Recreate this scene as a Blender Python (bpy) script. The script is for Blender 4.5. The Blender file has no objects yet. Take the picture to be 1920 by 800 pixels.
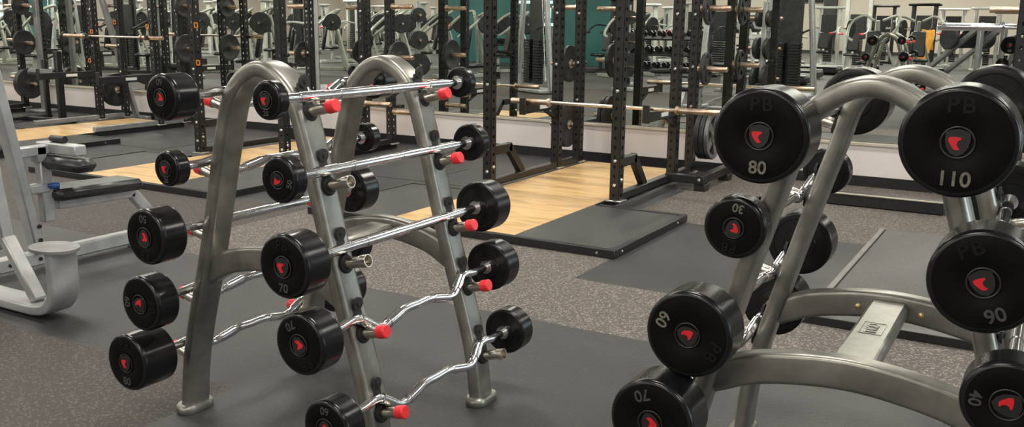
import bpy, bmesh, math, random
from mathutils import Vector, Matrix
random.seed(7)
PI = math.pi
SC = bpy.context.scene
COL = SC.collection

# ------------------------------------------------------------------ camera
YAW, PITCH, ROLL = -0.52611388, 0.20664726, 0.01148546
fw = Vector((math.cos(PITCH)*math.sin(YAW), math.cos(PITCH)*math.cos(YAW), -math.sin(PITCH)))
rt0 = Vector((math.cos(YAW), -math.sin(YAW), 0)); up0 = rt0.cross(fw)
rt = math.cos(ROLL)*rt0 + math.sin(ROLL)*up0
up = -math.sin(ROLL)*rt0 + math.cos(ROLL)*up0
cam = bpy.data.cameras.new('camera'); camo = bpy.data.objects.new('camera', cam); COL.objects.link(camo)
M = Matrix((rt, up, -fw)).transposed().to_4x4(); M.translation = Vector((0, 0, 1.45)); camo.matrix_world = M
cam.sensor_width = 36; cam.lens = 36*1742.87/1920; cam.clip_end = 200
SC.camera = camo

# ------------------------------------------------------------------ light, exposure
SC.view_settings.view_transform = 'Standard'; SC.view_settings.look = 'None'
SC.view_settings.gamma = 1; SC.view_settings.use_curve_mapping = False
SC.view_settings.exposure = 0.07
w = bpy.data.worlds.new('world'); SC.world = w; w.use_nodes = True
w.node_tree.nodes['Background'].inputs[0].default_value = (0.85, 0.9, 1, 1)
w.node_tree.nodes['Background'].inputs[1].default_value = 0.02
CEIL = 4.3
def area(name, loc, sx, sy, power, col, rot=(0, 0, 0)):
    l = bpy.data.lights.new(name, 'AREA'); l.shape = 'RECTANGLE'; l.size = sx; l.size_y = sy; l.energy = power; l.color = col
    o = bpy.data.objects.new(name, l); o.location = loc; o.rotation_euler = rot; COL.objects.link(o); return o
WARM = (1.0, 0.95, 0.86)
for yy in (7.0, 3.4, -0.6, -5, -11, -18, -25):
    for xx in (2.6, -1.4, -5.4, -9.4, -14.0, -20, -27, -34):
        if yy < -8 and xx > 2: continue
        near = yy > -6 and xx > -15
        area('ceiling_lamp_light', (xx, yy, CEIL-0.12), 1.25 if near else 2.4, 0.5 if near else 1.2, 70 if near else 190, WARM)
area('window_daylight', (6.6, 3.5, 1.9), 5.0, 1.8, 130, (0.72, 0.86, 1.0), (0, math.radians(90), 0))

# ------------------------------------------------------------------ materials
MAT = {}
def mat(name, col, rough=0.5, metal=0.0, spec=0.5, coat=0.0):
    m = bpy.data.materials.new(name); m.use_nodes = True
    b = m.node_tree.nodes['Principled BSDF']
    b.inputs['Base Color'].default_value = (*col, 1); b.inputs['Roughness'].default_value = rough
    b.inputs['Metallic'].default_value = metal; b.inputs['Specular IOR Level'].default_value = spec
    b.inputs['Coat Weight'].default_value = coat
    MAT[name] = m; return m
def nodes(m): return m.node_tree, m.node_tree.nodes['Principled BSDF']
def mottled(m, c1, c2, scale, detail=4, lo=.35, hi=.65, bump=0, rough=None, stretch=None):
    nt, b = nodes(m); N = nt.nodes.new
    tc = N('ShaderNodeTexCoord'); mp = N('ShaderNodeMapping'); ns = N('ShaderNodeTexNoise'); cr = N('ShaderNodeValToRGB')
    nt.links.new(tc.outputs['Object'], mp.inputs[0]); nt.links.new(mp.outputs[0], ns.inputs['Vector'])
    if stretch: mp.inputs['Scale'].default_value = stretch
    ns.inputs['Scale'].default_value = scale; ns.inputs['Detail'].default_value = detail
    cr.color_ramp.elements[0].position = lo; cr.color_ramp.elements[1].position = hi
    cr.color_ramp.elements[0].color = (*c1, 1); cr.color_ramp.elements[1].color = (*c2, 1)
    nt.links.new(ns.outputs[0], cr.inputs[0]); nt.links.new(cr.outputs[0], b.inputs['Base Color'])
    if bump:
        bp = N('ShaderNodeBump'); bp.inputs['Strength'].default_value = bump; bp.inputs['Distance'].default_value = 0.002
        nt.links.new(ns.outputs[0], bp.inputs['Height']); nt.links.new(bp.outputs[0], b.inputs['Normal'])
    if rough:
        mr = N('ShaderNodeMapRange'); mr.inputs[3].default_value = rough[0]; mr.inputs[4].default_value = rough[1]
        nt.links.new(ns.outputs[0], mr.inputs[0]); nt.links.new(mr.outputs[0], b.inputs['Roughness'])
    return m
grey = mottled(mat('rack_grey', (.3, .3, .27), .34, .75), (.24, .234, .207), (.33, .323, .29), 14, rough=(.26, .42))
greyl = mottled(mat('silver_paint', (.45, .46, .46), .4, .45), (.40, .41, .41), (.50, .51, .51), 9, rough=(.33, .48))
dimsilver = mottled(mat('dull_silver', (.3, .3, .3), .45, .4), (.24, .245, .245), (.32, .325, .325), 9)
pale = mottled(mat('pale_frame', (.62, .63, .58), .4, .1), (.56, .57, .52), (.68, .69, .64), 5)
palegreen = mottled(mat('pearl_frame', (.42, .44, .38), .4, .3), (.38, .40, .34), (.48, .5, .44), 5)
chrome = mottled(mat('chrome', (.8, .8, .82), .12, 1), (.76, .76, .78), (.86, .86, .88), 30, rough=(.1, .2))
nickel = mottled(mat('peg_nickel', (.62, .58, .5), .25, 1), (.55, .51, .43), (.68, .64, .56), 30, rough=(.2, .32))
copper = mottled(mat('worn_copper_steel', (.62, .45, .32), .35, 1), (.52, .36, .24), (.72, .58, .46), 20)
barsteel = mottled(mat('bar_steel', (.6, .55, .48), .3, 1), (.52, .46, .38), (.72, .67, .6), 25)
ureth = mottled(mat('black_urethane', (.008, .008, .009), .25, 0, .42), (.006, .006, .007), (.010, .010, .011), 9, rough=(.20, .25))
urethface = mottled(mat('black_urethane_face', (.006, .006, .006), .42, 0, .06), (.005, .005, .005), (.007, .007, .007), 9, rough=(.34, .40))
black = mottled(mat('black_powdercoat', (.02, .02, .02), .42, 0, .45), (.010, .010, .011), (.017, .017, .017), 30)
brownblack = mottled(mat('black_satin_steel', (.026, .023, .02), .36, 0, .5), (.012, .011, .010), (.020, .018, .016), 20)
vinyl = mottled(mat('black_vinyl', (.02, .02, .021), .35), (.016, .016, .017), (.026, .026, .027), 60, bump=.2)
rubber = mottled(mat('black_rubber', (.02, .02, .02), .7), (.016, .016, .016), (.026, .026, .026), 60, bump=.3)
iron = mottled(mat('plate_iron', (.03, .03, .032), .45, .2), (.022, .022, .024), (.045, .045, .046), 12)
platesteel = mottled(mat('plate_grey_iron', (.16, .16, .16), .42, .7), (.12, .12, .12), (.22, .22, .22), 12)
red = mat('red_plastic', (.93, .04, .05), .34)
redmark = mat('red_emblem', (.62, .012, .02), .4)
numgrey = mottled(mat('number_paint', (.2, .19, .15), .5), (.09, .086, .072), (.18, .172, .14), 60)
dullnum = mottled(mat('faded_number_paint', (.07, .07, .07), .5), (.028, .028, .028), (.06, .06, .06), 60)
badgem = mat('badge_charcoal', (.016, .016, .015), .36)
lettm = mat('raised_black_letters', (.006, .006, .006), .4, 0, .2)
brass = mat('brass_bolt', (.7, .5, .25), .35, 1)
bolt = mat('silver_bolt', (.75, .75, .72), .3, 1)
blue = mat('blue_knob', (.02, .09, .3), .35)
orange = mat('orange_decal', (.75, .22, .02), .5)
yellow = mat('yellow_plastic', (.75, .5, .03), .5)
whitep = mat('white_decal', (.75, .75, .72), .5)
wallm = mottled(mat('wall_paint', (.62, .57, .53), .6), (.74, .68, .655), (.78, .72, .69), 1.5)
creamm = mottled(mat('cream_wall', (.55, .49, .42), .7), (.53, .47, .40), (.57, .51, .44), .6)
ledgem = mottled(mat('ledge_trim', (.5, .45, .36), .5), (.47, .42, .33), (.55, .5, .41), 5)
darkw = mottled(mat('dark_pillar_paint', (.03, .03, .03), .6), (.025, .025, .025), (.04, .04, .04), 3)
ceilm = mottled(mat('ceiling_paint', (.35, .35, .34), .8), (.32, .32, .31), (.38, .38, .37), 2)
tealm = mottled(mat('teal_glass', (.055, .20, .19), .3), (.045, .18, .17), (.07, .23, .22), 1)
screen = mat('lit_screen', (.5, .8, .85), .4)
nt, b = nodes(screen); b.inputs['Emission Color'].default_value = (.5, .85, .9, 1); b.inputs['Emission Strength'].default_value = 1.2
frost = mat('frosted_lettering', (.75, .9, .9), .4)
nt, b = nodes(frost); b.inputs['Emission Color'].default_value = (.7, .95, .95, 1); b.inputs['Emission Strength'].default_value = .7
daym = mat('daylight_pane', (.8, .9, 1), .3)
nt, b = nodes(daym); b.inputs['Emission Color'].default_value = (.72, .86, 1, 1); b.inputs['Emission Strength'].default_value = 2.5
lampm = mat('lamp_diffuser', (.9, .9, .85), .5)
nt, b = nodes(lampm); b.inputs['Emission Color'].default_value = (1, .95, .86, 1); b.inputs['Emission Strength'].default_value = 6
orangecloth = mottled(mat('orange_cloth', (.7, .32, .05), .9), (.6, .26, .03), (.78, .38, .07), 12)
mirr = bpy.data.materials.new('mirror_silvering'); mirr.use_nodes = True; MAT['mirror'] = mirr
b = mirr.node_tree.nodes['Principled BSDF']; b.inputs['Base Color'].default_value = (.80, .84, .79, 1); b.inputs['Metallic'].default_value = 1; b.inputs['Roughness'].default_value = 0.0

def speckle(name, base, fleck, base2, thr, scale, rough=.75):
    m = mat(name, base, rough); nt, b = nodes(m); N = nt.nodes.new
    tc = N('ShaderNodeTexCoord'); v = N('ShaderNodeTexVoronoi'); v.inputs['Scale'].default_value = scale
    sep = N('ShaderNodeSeparateColor'); lt = N('ShaderNodeMath'); lt.operation = 'LESS_THAN'; lt.inputs[1].default_value = thr
    ns = N('ShaderNodeTexNoise'); ns.inputs['Scale'].default_value = 1.3; ns.inputs['Detail'].default_value = 5
    m1 = N('ShaderNodeMix'); m1.data_type = 'RGBA'; m1.inputs[6].default_value = (*base, 1); m1.inputs[7].default_value = (*base2, 1)
    m2 = N('ShaderNodeMix'); m2.data_type = 'RGBA'; m2.inputs[7].default_value = (*fleck, 1)
    L = nt.links.new
    L(tc.outputs['Object'], v.inputs['Vector']); L(tc.outputs['Object'], ns.inputs['Vector'])
    L(v.outputs['Color'], sep.inputs[0]); L(sep.outputs[0], lt.inputs[0])
    L(ns.outputs[0], m1.inputs[0]); L(m1.outputs[2], m2.inputs[6]); L(lt.outputs[0], m2.inputs[0]); L(m2.outputs[2], b.inputs['Base Color'])
    mr = N('ShaderNodeMapRange'); mr.inputs[3].default_value = rough-.15; mr.inputs[4].default_value = rough+.1
    L(ns.outputs[0], mr.inputs[0]); L(mr.outputs[0], b.inputs['Roughness'])
    bp = N('ShaderNodeBump'); bp.inputs['Strength'].default_value = .25; bp.inputs['Distance'].default_value = .003
    L(v.outputs['Distance'], bp.inputs['Height']); L(bp.outputs[0], b.inputs['Normal'])
    return m
fl_speck = speckle('speckled_rubber_tile', (.086, .073, .064), (.26, .225, .195), (.115, .099, .088), .22, 130)
fl_dspeck = speckle('brown_rubber_tile', (.042, .036, .033), (.11, .095, .083), (.062, .053, .048), .18, 130)
fl_dark = speckle('dark_rubber_mat', (.034, .034, .035), (.055, .053, .052), (.046, .045, .046), .06, 120, .58)
fl_mid = speckle('grey_rubber_mat', (.062, .059, .057), (.10, .095, .09), (.080, .076, .073), .1, 120, .58)
padm = speckle('platform_rubber', (.034, .035, .035), (.055, .055, .055), (.052, .053, .052), .06, 120, .5)
wood = mat('maple_platform', (.6, .38, .17), .35); nt, b = nodes(wood); N = nt.nodes.new; L = nt.links.new
tc = N('ShaderNodeTexCoord'); mp = N('ShaderNodeMapping'); mp.inputs['Scale'].default_value = (1.0, 14, 1)
ns = N('ShaderNodeTexNoise'); ns.inputs['Scale'].default_value = 2.2; ns.inputs['Detail'].default_value = 7
cr = N('ShaderNodeValToRGB'); cr.color_ramp.elements[0].position = .3; cr.color_ramp.elements[1].position = .7
cr.color_ramp.elements[0].color = (.66, .40, .16, 1); cr.color_ramp.elements[1].color = (.86, .60, .30, 1)
L(tc.outputs['Object'], mp.inputs[0]); L(mp.outputs[0], ns.inputs['Vector']); L(ns.outputs[0], cr.inputs[0])
n2 = N('ShaderNodeTexNoise'); n2.inputs['Scale'].default_value = 2.0; n2.inputs['Detail'].default_value = 3
c2 = N('ShaderNodeValToRGB'); c2.color_ramp.elements[0].position = .38; c2.color_ramp.elements[1].position = .5
c2.color_ramp.elements[0].color = (.74, .72, .70, 1); c2.color_ramp.elements[1].color = (1, 1, 1, 1)
mp2 = N('ShaderNodeMapping'); mp2.inputs['Scale'].default_value = (1, 4, 1); L(tc.outputs['Object'], mp2.inputs[0]); L(mp2.outputs[0], n2.inputs['Vector']); L(n2.outputs[0], c2.inputs[0])
mx = N('ShaderNodeMix'); mx.data_type = 'RGBA'; mx.blend_type = 'MULTIPLY'; mx.inputs[0].default_value = 1
L(cr.outputs[0], mx.inputs[6]); L(c2.outputs[0], mx.inputs[7]); L(mx.outputs[2], b.inputs['Base Color'])

# ------------------------------------------------------------------ mesh helpers
class MB:
    def __init__(s): s.v = []; s.f = []; s.m = []
    def add(s, vs, fs, mi=0):
        o = len(s.v); s.v += [tuple(v) for v in vs]; s.f += [tuple(i+o for i in f) for f in fs]; s.m += [mi]*len(fs); return s
    def box(s, c, d, rot=None, bev=0, mi=0):
        cx, cy, cz = c; hx, hy, hz = d[0]/2, d[1]/2, d[2]/2
        if bev:
            bev = min(bev, hx*.98, hy*.98, hz*.98); vs = []; idx = {}
            for X in (-1, 1):
                for Y in (-1, 1):
                    for Z in (-1, 1):
                        for k in range(3):
                            p = [X*(hx-bev), Y*(hy-bev), Z*(hz-bev)]; p[k] = (X*hx, Y*hy, Z*hz)[k]
                            idx[(X, Y, Z, k)] = len(vs); vs.append(Vector(p))
            fs = []
            for k in range(3):
                a, b2 = [i for i in range(3) if i != k]
                for S in (-1, 1):
                    q = []
                    for (u, v) in ((-1, -1), (1, -1), (1, 1), (-1, 1)):
                        t = [0, 0, 0]; t[k] = S; t[a] = u; t[b2] = v; q.append(idx[(*t, k)])
                    if (S > 0) == (k == 1): q.reverse()
                    fs.append(q)
            for k in range(3):   # edges along axis k
                a, b2 = [i for i in range(3) if i != k]
                for u in (-1, 1):
                    for v in (-1, 1):
                        t0 = [0, 0, 0]; t0[a] = u; t0[b2] = v; t1 = list(t0); t0[k] = -1; t1[k] = 1
                        fs.append([idx[(*t0, a)], idx[(*t1, a)], idx[(*t1, b2)], idx[(*t0, b2)]])
            for X in (-1, 1):
                for Y in (-1, 1):
                    for Z in (-1, 1): fs.append([idx[(X, Y, Z, 0)], idx[(X, Y, Z, 1)], idx[(X, Y, Z, 2)]])
        else:
            vs = [Vector((x*hx, y*hy, z*hz)) for x in (-1, 1) for y in (-1, 1) for z in (-1, 1)]
            fs = [(0, 1, 3, 2), (4, 6, 7, 5), (0, 4, 5, 1), (2, 3, 7, 6), (0, 2, 6, 4), (1, 5, 7, 3)]
        if rot is not None: vs = [rot @ v for v in vs]
        return s.add([v+Vector(c) for v in vs], fs, mi)
    def beam(s, a, b, wdt, hgt, axis=(0, 0, 1), bev=.004, mi=0):
        """box beam from a to b; hgt is measured along the axis side"""
        a = Vector(a); b = Vector(b); t = (b-a); l = t.length; t.normalize(); ax = Vector(axis)
        n = t.cross(ax)
        if n.length < 1e-4: n = t.cross(Vector((1, 0, 0)))
        n.normalize(); u = n.cross(t)
        R = Matrix((t, n, u)).transposed()
        return s.box((a+b)/2, (l, wdt, hgt), R, bev, mi)
    def sweep(s, pts, sec, fixed=None, cap=True, mi=0, scales=None, closed=False):
        pts = [Vector(p) for p in pts]; n = len(pts); k = len(sec); vs = []
        prev = None
        for i, p in enumerate(pts):
            if closed: t = pts[(i+1) % n]-pts[i-1]
            else: t = (pts[min(i+1, n-1)]-pts[max(i-1, 0)])
            t.normalize()
            if fixed is not None: B = Vector(fixed); B = (B-t*B.dot(t)).normalized()
            else:
                if prev is None:
                    B = Vector((0, 0, 1)) if abs(t.z) < .9 else Vector((1, 0, 0))
                else: B = prev
                B = (B-t*B.dot(t)).normalized(); prev = B
            Nn = B.cross(t); sc = scales[i] if scales else 1
            for (u, v) in sec: vs.append(p+Nn*u*sc+B*v*sc)
        fs = []
        for i in range(n if closed else n-1):
            j = (i+1) % n
            for q in range(k): fs.append((i*k+q, i*k+(q+1) % k, j*k+(q+1) % k, j*k+q))
        if cap and not closed:
            fs.append(tuple(range(k))[::-1]); fs.append(tuple((n-1)*k+q for q in range(k)))
        return s.add(vs, fs, mi)
    def tube(s, pts, r, seg=12, mi=0, scales=None, closed=False):
        return s.sweep(pts, [(r*math.cos(2*PI*i/seg), r*math.sin(2*PI*i/seg)) for i in range(seg)], mi=mi, scales=scales, closed=closed)
    def lathe(s, prof, origin, axis, seg=32, mi=0, mis=None):
        """prof: list of (radius, distance along axis)"""
        ax = Vector(axis).normalized(); o = Vector(origin)
        a = Vector((0, 0, 1)) if abs(ax.z) < .9 else Vector((1, 0, 0)); a = (a-ax*a.dot(ax)).normalized(); b = ax.cross(a)
        base = len(s.v); rings = []
        for (r, d) in prof:
            if r < 1e-6: rings.append([len(s.v)]); s.v.append(tuple(o+ax*d))
            else:
                rings.append(list(range(len(s.v), len(s.v)+seg)))
                for i in range(seg):
                    t = 2*PI*i/seg; s.v.append(tuple(o+ax*d+a*(r*math.cos(t))+b*(r*math.sin(t))))
        for j in range(len(rings)-1):
            A, B = rings[j], rings[j+1]; mm = mis[j] if mis else mi
            for i in range(seg):
                i2 = (i+1) % seg
                if len(A) == 1 and len(B) == 1: continue
                if len(A) == 1: f = (A[0], B[i], B[i2])
                elif len(B) == 1: f = (A[i], A[i2], B[0])
                else: f = (A[i], A[i2], B[i2], B[i])
                s.f.append(f[::-1]); s.m.append(mm)
        return s
    def prism(s, poly, depth, mi=0, T=None):
        """poly in (x,z), extruded from y=0 to y=-depth"""
        n = len(poly); vs = [Vector((p[0], 0, p[1])) for p in poly]+[Vector((p[0], -depth, p[1])) for p in poly]
        if T is not None: vs = [T @ v for v in vs]
        fs = [tuple(range(n))[::-1], tuple(range(n, 2*n))]+[(i, (i+1) % n, n+(i+1) % n, n+i) for i in range(n)]
        return s.add(vs, fs, mi)
    def mesh(s, name, mats, ang=40):
        me = bpy.data.meshes.new(name); me.from_pydata(s.v, [], s.f)
        for m in (mats if isinstance(mats, (list, tuple)) else [mats]): me.materials.append(m)
        me.polygons.foreach_set('material_index', s.m)
        bm = bmesh.new(); bm.from_mesh(me); bmesh.ops.recalc_face_normals(bm, faces=bm.faces); bm.to_mesh(me); bm.free()
        me.polygons.foreach_set('use_smooth', [True]*len(me.polygons)); me.set_sharp_from_angle(angle=math.radians(ang)); me.update()
        return me
    def build(s, name, mats, parent=None, loc=None, ang=40):
        o = bpy.data.objects.new(name, s.mesh(name, mats, ang)); COL.objects.link(o)
        if parent is not None: o.parent = parent
        if loc is not None: o.location = loc
        return o
def put(name, me, parent=None, loc=None, rot=None):
    o = bpy.data.objects.new(name, me); COL.objects.link(o)
    if parent is not None: o.parent = parent
    if loc is not None: o.location = loc
    if rot is not None: o.rotation_euler = rot
    return o
def tag(o, label=None, cat=None, group=None, kind=None):
    if label: o['label'] = label
    if cat: o['category'] = cat
    if group: o['group'] = group
    if kind: o['kind'] = kind
    return o
def thing(name, label, cat, loc=(0, 0, 0), rz=0, group=None):
    o = bpy.data.objects.new(name, None); COL.objects.link(o); o.location = loc; o.rotation_euler = (0, 0, rz); o.empty_display_size = .1
    return tag(o, label, cat, group)
def dup(root, loc, rz=0, label=None, group=None, scale=None):
    r = root.copy(); COL.objects.link(r); r.location = loc; r.rotation_euler = (0, 0, rz)
    if scale: r.scale = scale
    if label: r['label'] = label
    if group: r['group'] = group
    for ch in list(root.children):
        c = ch.copy(); COL.objects.link(c); c.parent = r
        for g in list(ch.children):
            d = g.copy(); COL.objects.link(d); d.parent = c
    return r
def struct(o): o['kind'] = 'structure'; return o
def rrect(wd, ht, r, n=5):
    out = []
    for (sx, sy, a0) in ((1, 1, 0), (-1, 1, 90), (-1, -1, 180), (1, -1, 270)):
        for i in range(n+1):
            a = math.radians(a0+90*i/n); out.append((sx*(wd/2-r)+r*math.cos(a), sy*(ht/2-r)+r*math.sin(a)))
    return out
def catmull(P, n=8):
    P = [Vector(p) for p in P]; P = [2*P[0]-P[1]]+P+[2*P[-1]-P[-2]]; o = []
    for i in range(1, len(P)-2):
        a, b, c, d = P[i-1:i+3]
        for k in range(n):
            t = k/n; o.append(.5*((2*b)+(c-a)*t+(2*a-5*b+4*c-d)*t*t+(3*b-a-3*c+d)*t**3))
    o.append(P[-2]); return o
_tc = {}
def text_mesh(txt, size, mat_, ext=.001, spacing=1.0, bevel=0):
    k = (txt, size, mat_.name, ext)
    if k in _tc: return _tc[k]
    cu = bpy.data.curves.new('lettering', 'FONT'); cu.body = txt; cu.size = size; cu.extrude = ext; cu.align_x = 'CENTER'; cu.align_y = 'CENTER'
    cu.space_character = spacing; cu.offset = size*.018; cu.bevel_depth = bevel
    o = bpy.data.objects.new('lettering_tmp', cu); COL.objects.link(o)
    dg = bpy.context.evaluated_depsgraph_get(); me = bpy.data.meshes.new_from_object(o.evaluated_get(dg))
    bpy.data.objects.remove(o); me.materials.clear(); me.materials.append(mat_)
    _tc[k] = me; return me

# ------------------------------------------------------------------ room shell
WY = 8.80
def quad_floor():
    xs = [-38, -9.35, -8.35, -5.84, -4.875, -2.70, -2.27, -0.96, 7.0]
    ys = [-28, -0.4, 2.45, 3.84, 4.62, 5.25, 6.40, 8.85]
    mb = MB(); V = [(x, y, 0) for y in ys for x in xs]; nx = len(xs); F = []; mi = []
    for j in range(len(ys)-1):
        for i in range(nx-1):
            x = (xs[i]+xs[i+1])/2; y = (ys[j]+ys[j+1])/2; m = 2
            if y < 2.45: m = 1 if x < -2.7 else 2
            elif y < 3.84: m = 2
            elif y < 4.62: m = 0 if x > -5 else 1
            elif y < 5.25: m = (2 if x > -2.27 else 0) if x > -5 else 1
            elif y < 6.40: m = 2
            else: m = 0 if x > -2.9 else 2
            if y < -0.4: m = 3
            F.append((j*nx+i, j*nx+i+1, (j+1)*nx+i+1, (j+1)*nx+i)); mb.v = V; mb.f.append(F[-1]); mb.m.append(m)
    return mb.build('floor', [fl_speck, fl_dspeck, fl_dark, fl_mid])
struct(quad_floor())
def wallbox(name, x0, x1, y0, y1, z0, z1, m):
    return struct(MB().box(((x0+x1)/2, (y0+y1)/2, (z0+z1)/2), (x1-x0, y1-y0, z1-z0)).build(name, m))
wallbox('ceiling', -38, 7, -28, 9, CEIL, CEIL+.1, ceilm)
wallbox('wall_back', -38, 7, WY+.04, WY+.2, 0, CEIL, wallm)
wallbox('wall_back_knee', -38, 7, WY-.03, WY+.04, 0, .372, wallm)
wallbox('trim_1', -38, 7, WY-.055, WY+.04, .372, .392, ledgem)
wallbox('baseboard_back', -38, 7, WY-.045, WY-.03, 0, .095, black)
wallbox('wall_left', -38.1, -38, -28, 9, 0, CEIL, creamm)
wallbox('wall_front', -38, 7, -28.1, -28, 0, CEIL, creamm)
wallbox('baseboard_front', -38, 7, -28, -27.97, 0, .15, darkw)
# right wall with a row of daylight windows
wallbox('wall_right', 7, 7.1, -28, 9, 0, CEIL, creamm)
for i, yc in enumerate((1.6, 5.4)):
    wf = struct(MB().box((6.98, yc, 1.9), (.05, 2.7, 1.9), bev=.01).build('window_%d' % (i+1), black))
    MB().box((6.95, yc, 1.9), (.01, 2.55, 1.75)).build('pane', daym, wf)
mir = MB().box((-15.5, WY+.025, 1.9), (45, .012, 3.0)).build('wall_mirror', mirr)
tag(mir, 'long wall mirror above the low white wall, reflecting the whole gym', 'mirror')
# ceiling lamps over the front of the room
lampme = None
for yy in (7.0, 3.4, -0.6, -5):
    for xx in (2.6, -1.4, -5.4, -9.4):
        if lampme is None:
            t = thing('ceiling_light', 'rectangular ceiling light above the rubber floor', 'ceiling light', (xx, yy, CEIL), 0, 'ceiling lights')
            MB().box((0, 0, -.03), (1.35, .6, .06), bev=.01).build('housing', whitep, t)
            MB().box((0, 0, -.065), (1.2, .45, .01)).build('diffuser', lampm, t); lampme = t
        else: dup(lampme, (xx, yy, CEIL))

# far room features seen in the mirror
p = wallbox('trim_2', -9.75, -9.2, -27.97, -27.6, 0, CEIL, darkw)
tvt = thing('television', 'black flat television high on the far cream wall', 'television', (-10.6, -27.9, 2.42))
MB().box((0, .03, .35), (1.5, .08, .8), bev=.02).build('screen', black, tvt); MB().box((0, -.03, .35), (.3, .06, .3)).build('wall_bracket', black, tvt)
def partition(x0, x1, y, h, name, sgn=1):
    o = struct(MB().box(((x0+x1)/2, y, h/2), (x1-x0, .1, h)).build(name, tealm)); return o
partition(-18.6, -11.9, -9.6, CEIL, 'wall_partition')
def flip_text(txt, size, loc, parent_label):
    o = put('wall_lettering', text_mesh(txt, size, frost, .004), None, loc, (PI/2, 0, PI)); return tag(o, parent_label, 'lettering')


# ------------------------------------------------------------------ lifting platforms
stripm = mottled(mat('grey_edge_strip', (.2, .19, .17), .5), (.17, .16, .15), (.23, .22, .20), 8)
def platform(cx, y0, y1, y2, label, half=1.255, wl=.505, h=.055, deck=wood):
    t = thing('lifting_platform', label, 'lifting platform', (cx, y0, 0))
    D = y1-y0; e = .045
    r = MB()
    r.box((0, e/2, h/2), (2*half, e, h), bev=.004)
    for s in (-1, 1):
        r.box((s*(half-e/2), D/2+e/2, h/2), (e, D-e, h), bev=.004)
        r.box((s*(half+wl)/2, D-e/2, h/2), (half-wl-.09, e, h), bev=.004)
        r.box((s*(wl+.008), (D+y2-y0)/2, h/2-.002), (.016, y2-y1, h-.004), bev=.002)
    r.box((0, y2-y0-.01, h/2-.002), (2*wl, .02, h-.004), bev=.002)
    r.build('steel_rim', black, t)
    MB().box((0, (e+y2-y0-.02)/2, (h-.005)/2), (2*wl-.002, y2-y0-.02-e, h-.005)).build('wood_deck', deck, t)
    for s in (-1, 1):
        x0 = wl+.001; x1 = half-e
        MB().box((s*(x0+x1)/2, D/2, (h-.007)/2), (x1-x0-.002, D-2*e-.002, h-.007)).build('rubber_pad', padm, t)
    bm_ = MB().lathe([(.009, 0), (.008, .004), (0, .004)], (0, 0, 0), (0, -1, 0), 10).mesh('bolt', bolt)
    for sx in (-1, 1):
        put('bolt', bm_, t, (sx*(half-.12), 0, h*.5))
        for y in (.12, D-.2): put('bolt', bm_, t, (sx*half, y, h*.5), (0, 0, sx*PI/2))
    return t
platform(-3.50, 5.13, 6.44, 8.44, 'lifting platform with bright maple deck and grey rubber pad, in the middle')
platform(-6.945, 5.13, 6.44, 8.44, 'lifting platform with maple deck, partly hidden behind the left barbell rack')
platform(-10.46, 5.33, 6.9, 8.44, 'far lifting platform, long maple strip behind the silver machine')
platform(-13.93, 5.33, 6.9, 8.44, 'furthest lifting platform, a sliver of maple by the wall at far left')
t = thing('lifting_platform', 'flush grey rubber platform with thin pale edge strip, behind the right barbell rack', 'lifting platform', (0, 0, 0))
MB().box((.305, 5.68, .02), (2.45, 2.26, .04), bev=.003).build('rubber_pad', fl_mid, t)
MB().box((.305, 4.53, .022), (2.54, .04, .044), bev=.003).build('front_rim', black, t)
MB().box((-.945, 5.68, .021), (.034, 2.27, .042), bev=.003).build('edge_strip', stripm, t)
# thin dark seams between mats
for i, (x0, y0, x1, y1) in enumerate(((-8.45, 5.5, -8.45, 7.6), (-4.9, 5.3, -4.9, 7.6), (-5.5, 6.75, -4.2, 6.75), (-9.2, 6.8, -8.4, 6.8))):
    struct(MB().beam((x0, y0, .001), (x1, y1, .001), .014, .004, bev=.001).build('trim_%d' % (i+3), black))

# ------------------------------------------------------------------ power racks
def upright_mesh(name, h, m, core=False, wdt=.08, pitch=.075):
    mb = MB()
    if core: mb.box((0, 0, h/2), (wdt-.024, wdt-.024, h-.002))
    a = wdt; s = .026; th = .006; hd = .026
    rr = [(0, -1), (1, 0), (0, 1), (-1, 0)]
    for (dx, dy) in rr:
        tx, ty = -dy, dx
        for sg in (-1, 1):
            c = (dx*(a/2-th/2)+tx*sg*(a/2-(a-hd)/4), dy*(a/2-th/2)+ty*sg*(a/2-(a-hd)/4), h/2)
            d = ((a-hd)/2 if tx else th, (a-hd)/2 if ty else th, h)
            mb.box(c, d)
        z = 0.0; n = int(h/pitch)
        for k in range(n+1):
            z0 = k*pitch-(pitch-hd)/2; z1 = z0+(pitch-hd)
            z0 = max(z0, 0); z1 = min(z1, h)
            if z1 <= z0: continue
            c = (dx*(a/2-th/2), dy*(a/2-th/2), (z0+z1)/2); d = (hd if tx else th, hd if ty else th, z1-z0)
            mb.box(c, d)
    return mb.mesh(name, m)
UPR = upright_mesh('upright', 2.55, brownblack, True); UPB = upright_mesh('upright_b', 2.55, black)
BOLT = MB().lathe([(.016, 0), (.016, .006), (.009, .014), (0, .014)], (0, 0, 0), (0, -1, 0), 10).mesh('bolt', bolt)
PEG = MB().lathe([(.04, 0), (.04, .012), (.025, .013), (.025, .27), (.022, .275), (0, .275)], (0, 0, 0), (1, 0, 0), 16).mesh('weight_peg', copper)
jb = MB(); jb.box((0, -.049, 0), (.07, .012, .17), bev=.004); jb.box((0, -.085, -.06), (.07, .07, .014), bev=.004); jb.box((0, -.12, -.035), (.07, .012, .06), bev=.004)
JH = jb.mesh('bar_hook', black)
FOOT = MB().box((0, 0, .006), (.13, .13, .012), bev=.003).mesh('foot_plate', bolt)
sq = MB()
for (a_, b_, c_, d_) in ((0, .022, .056, .012), (0, -.022, .056, .012), (.022, 0, .012, .056), (-.022, 0, .012, .056)): sq.box((a_, 0, b_), (c_, .004, d_))
SQ = sq.mesh('square_decal', orange)
RB = .055
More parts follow.
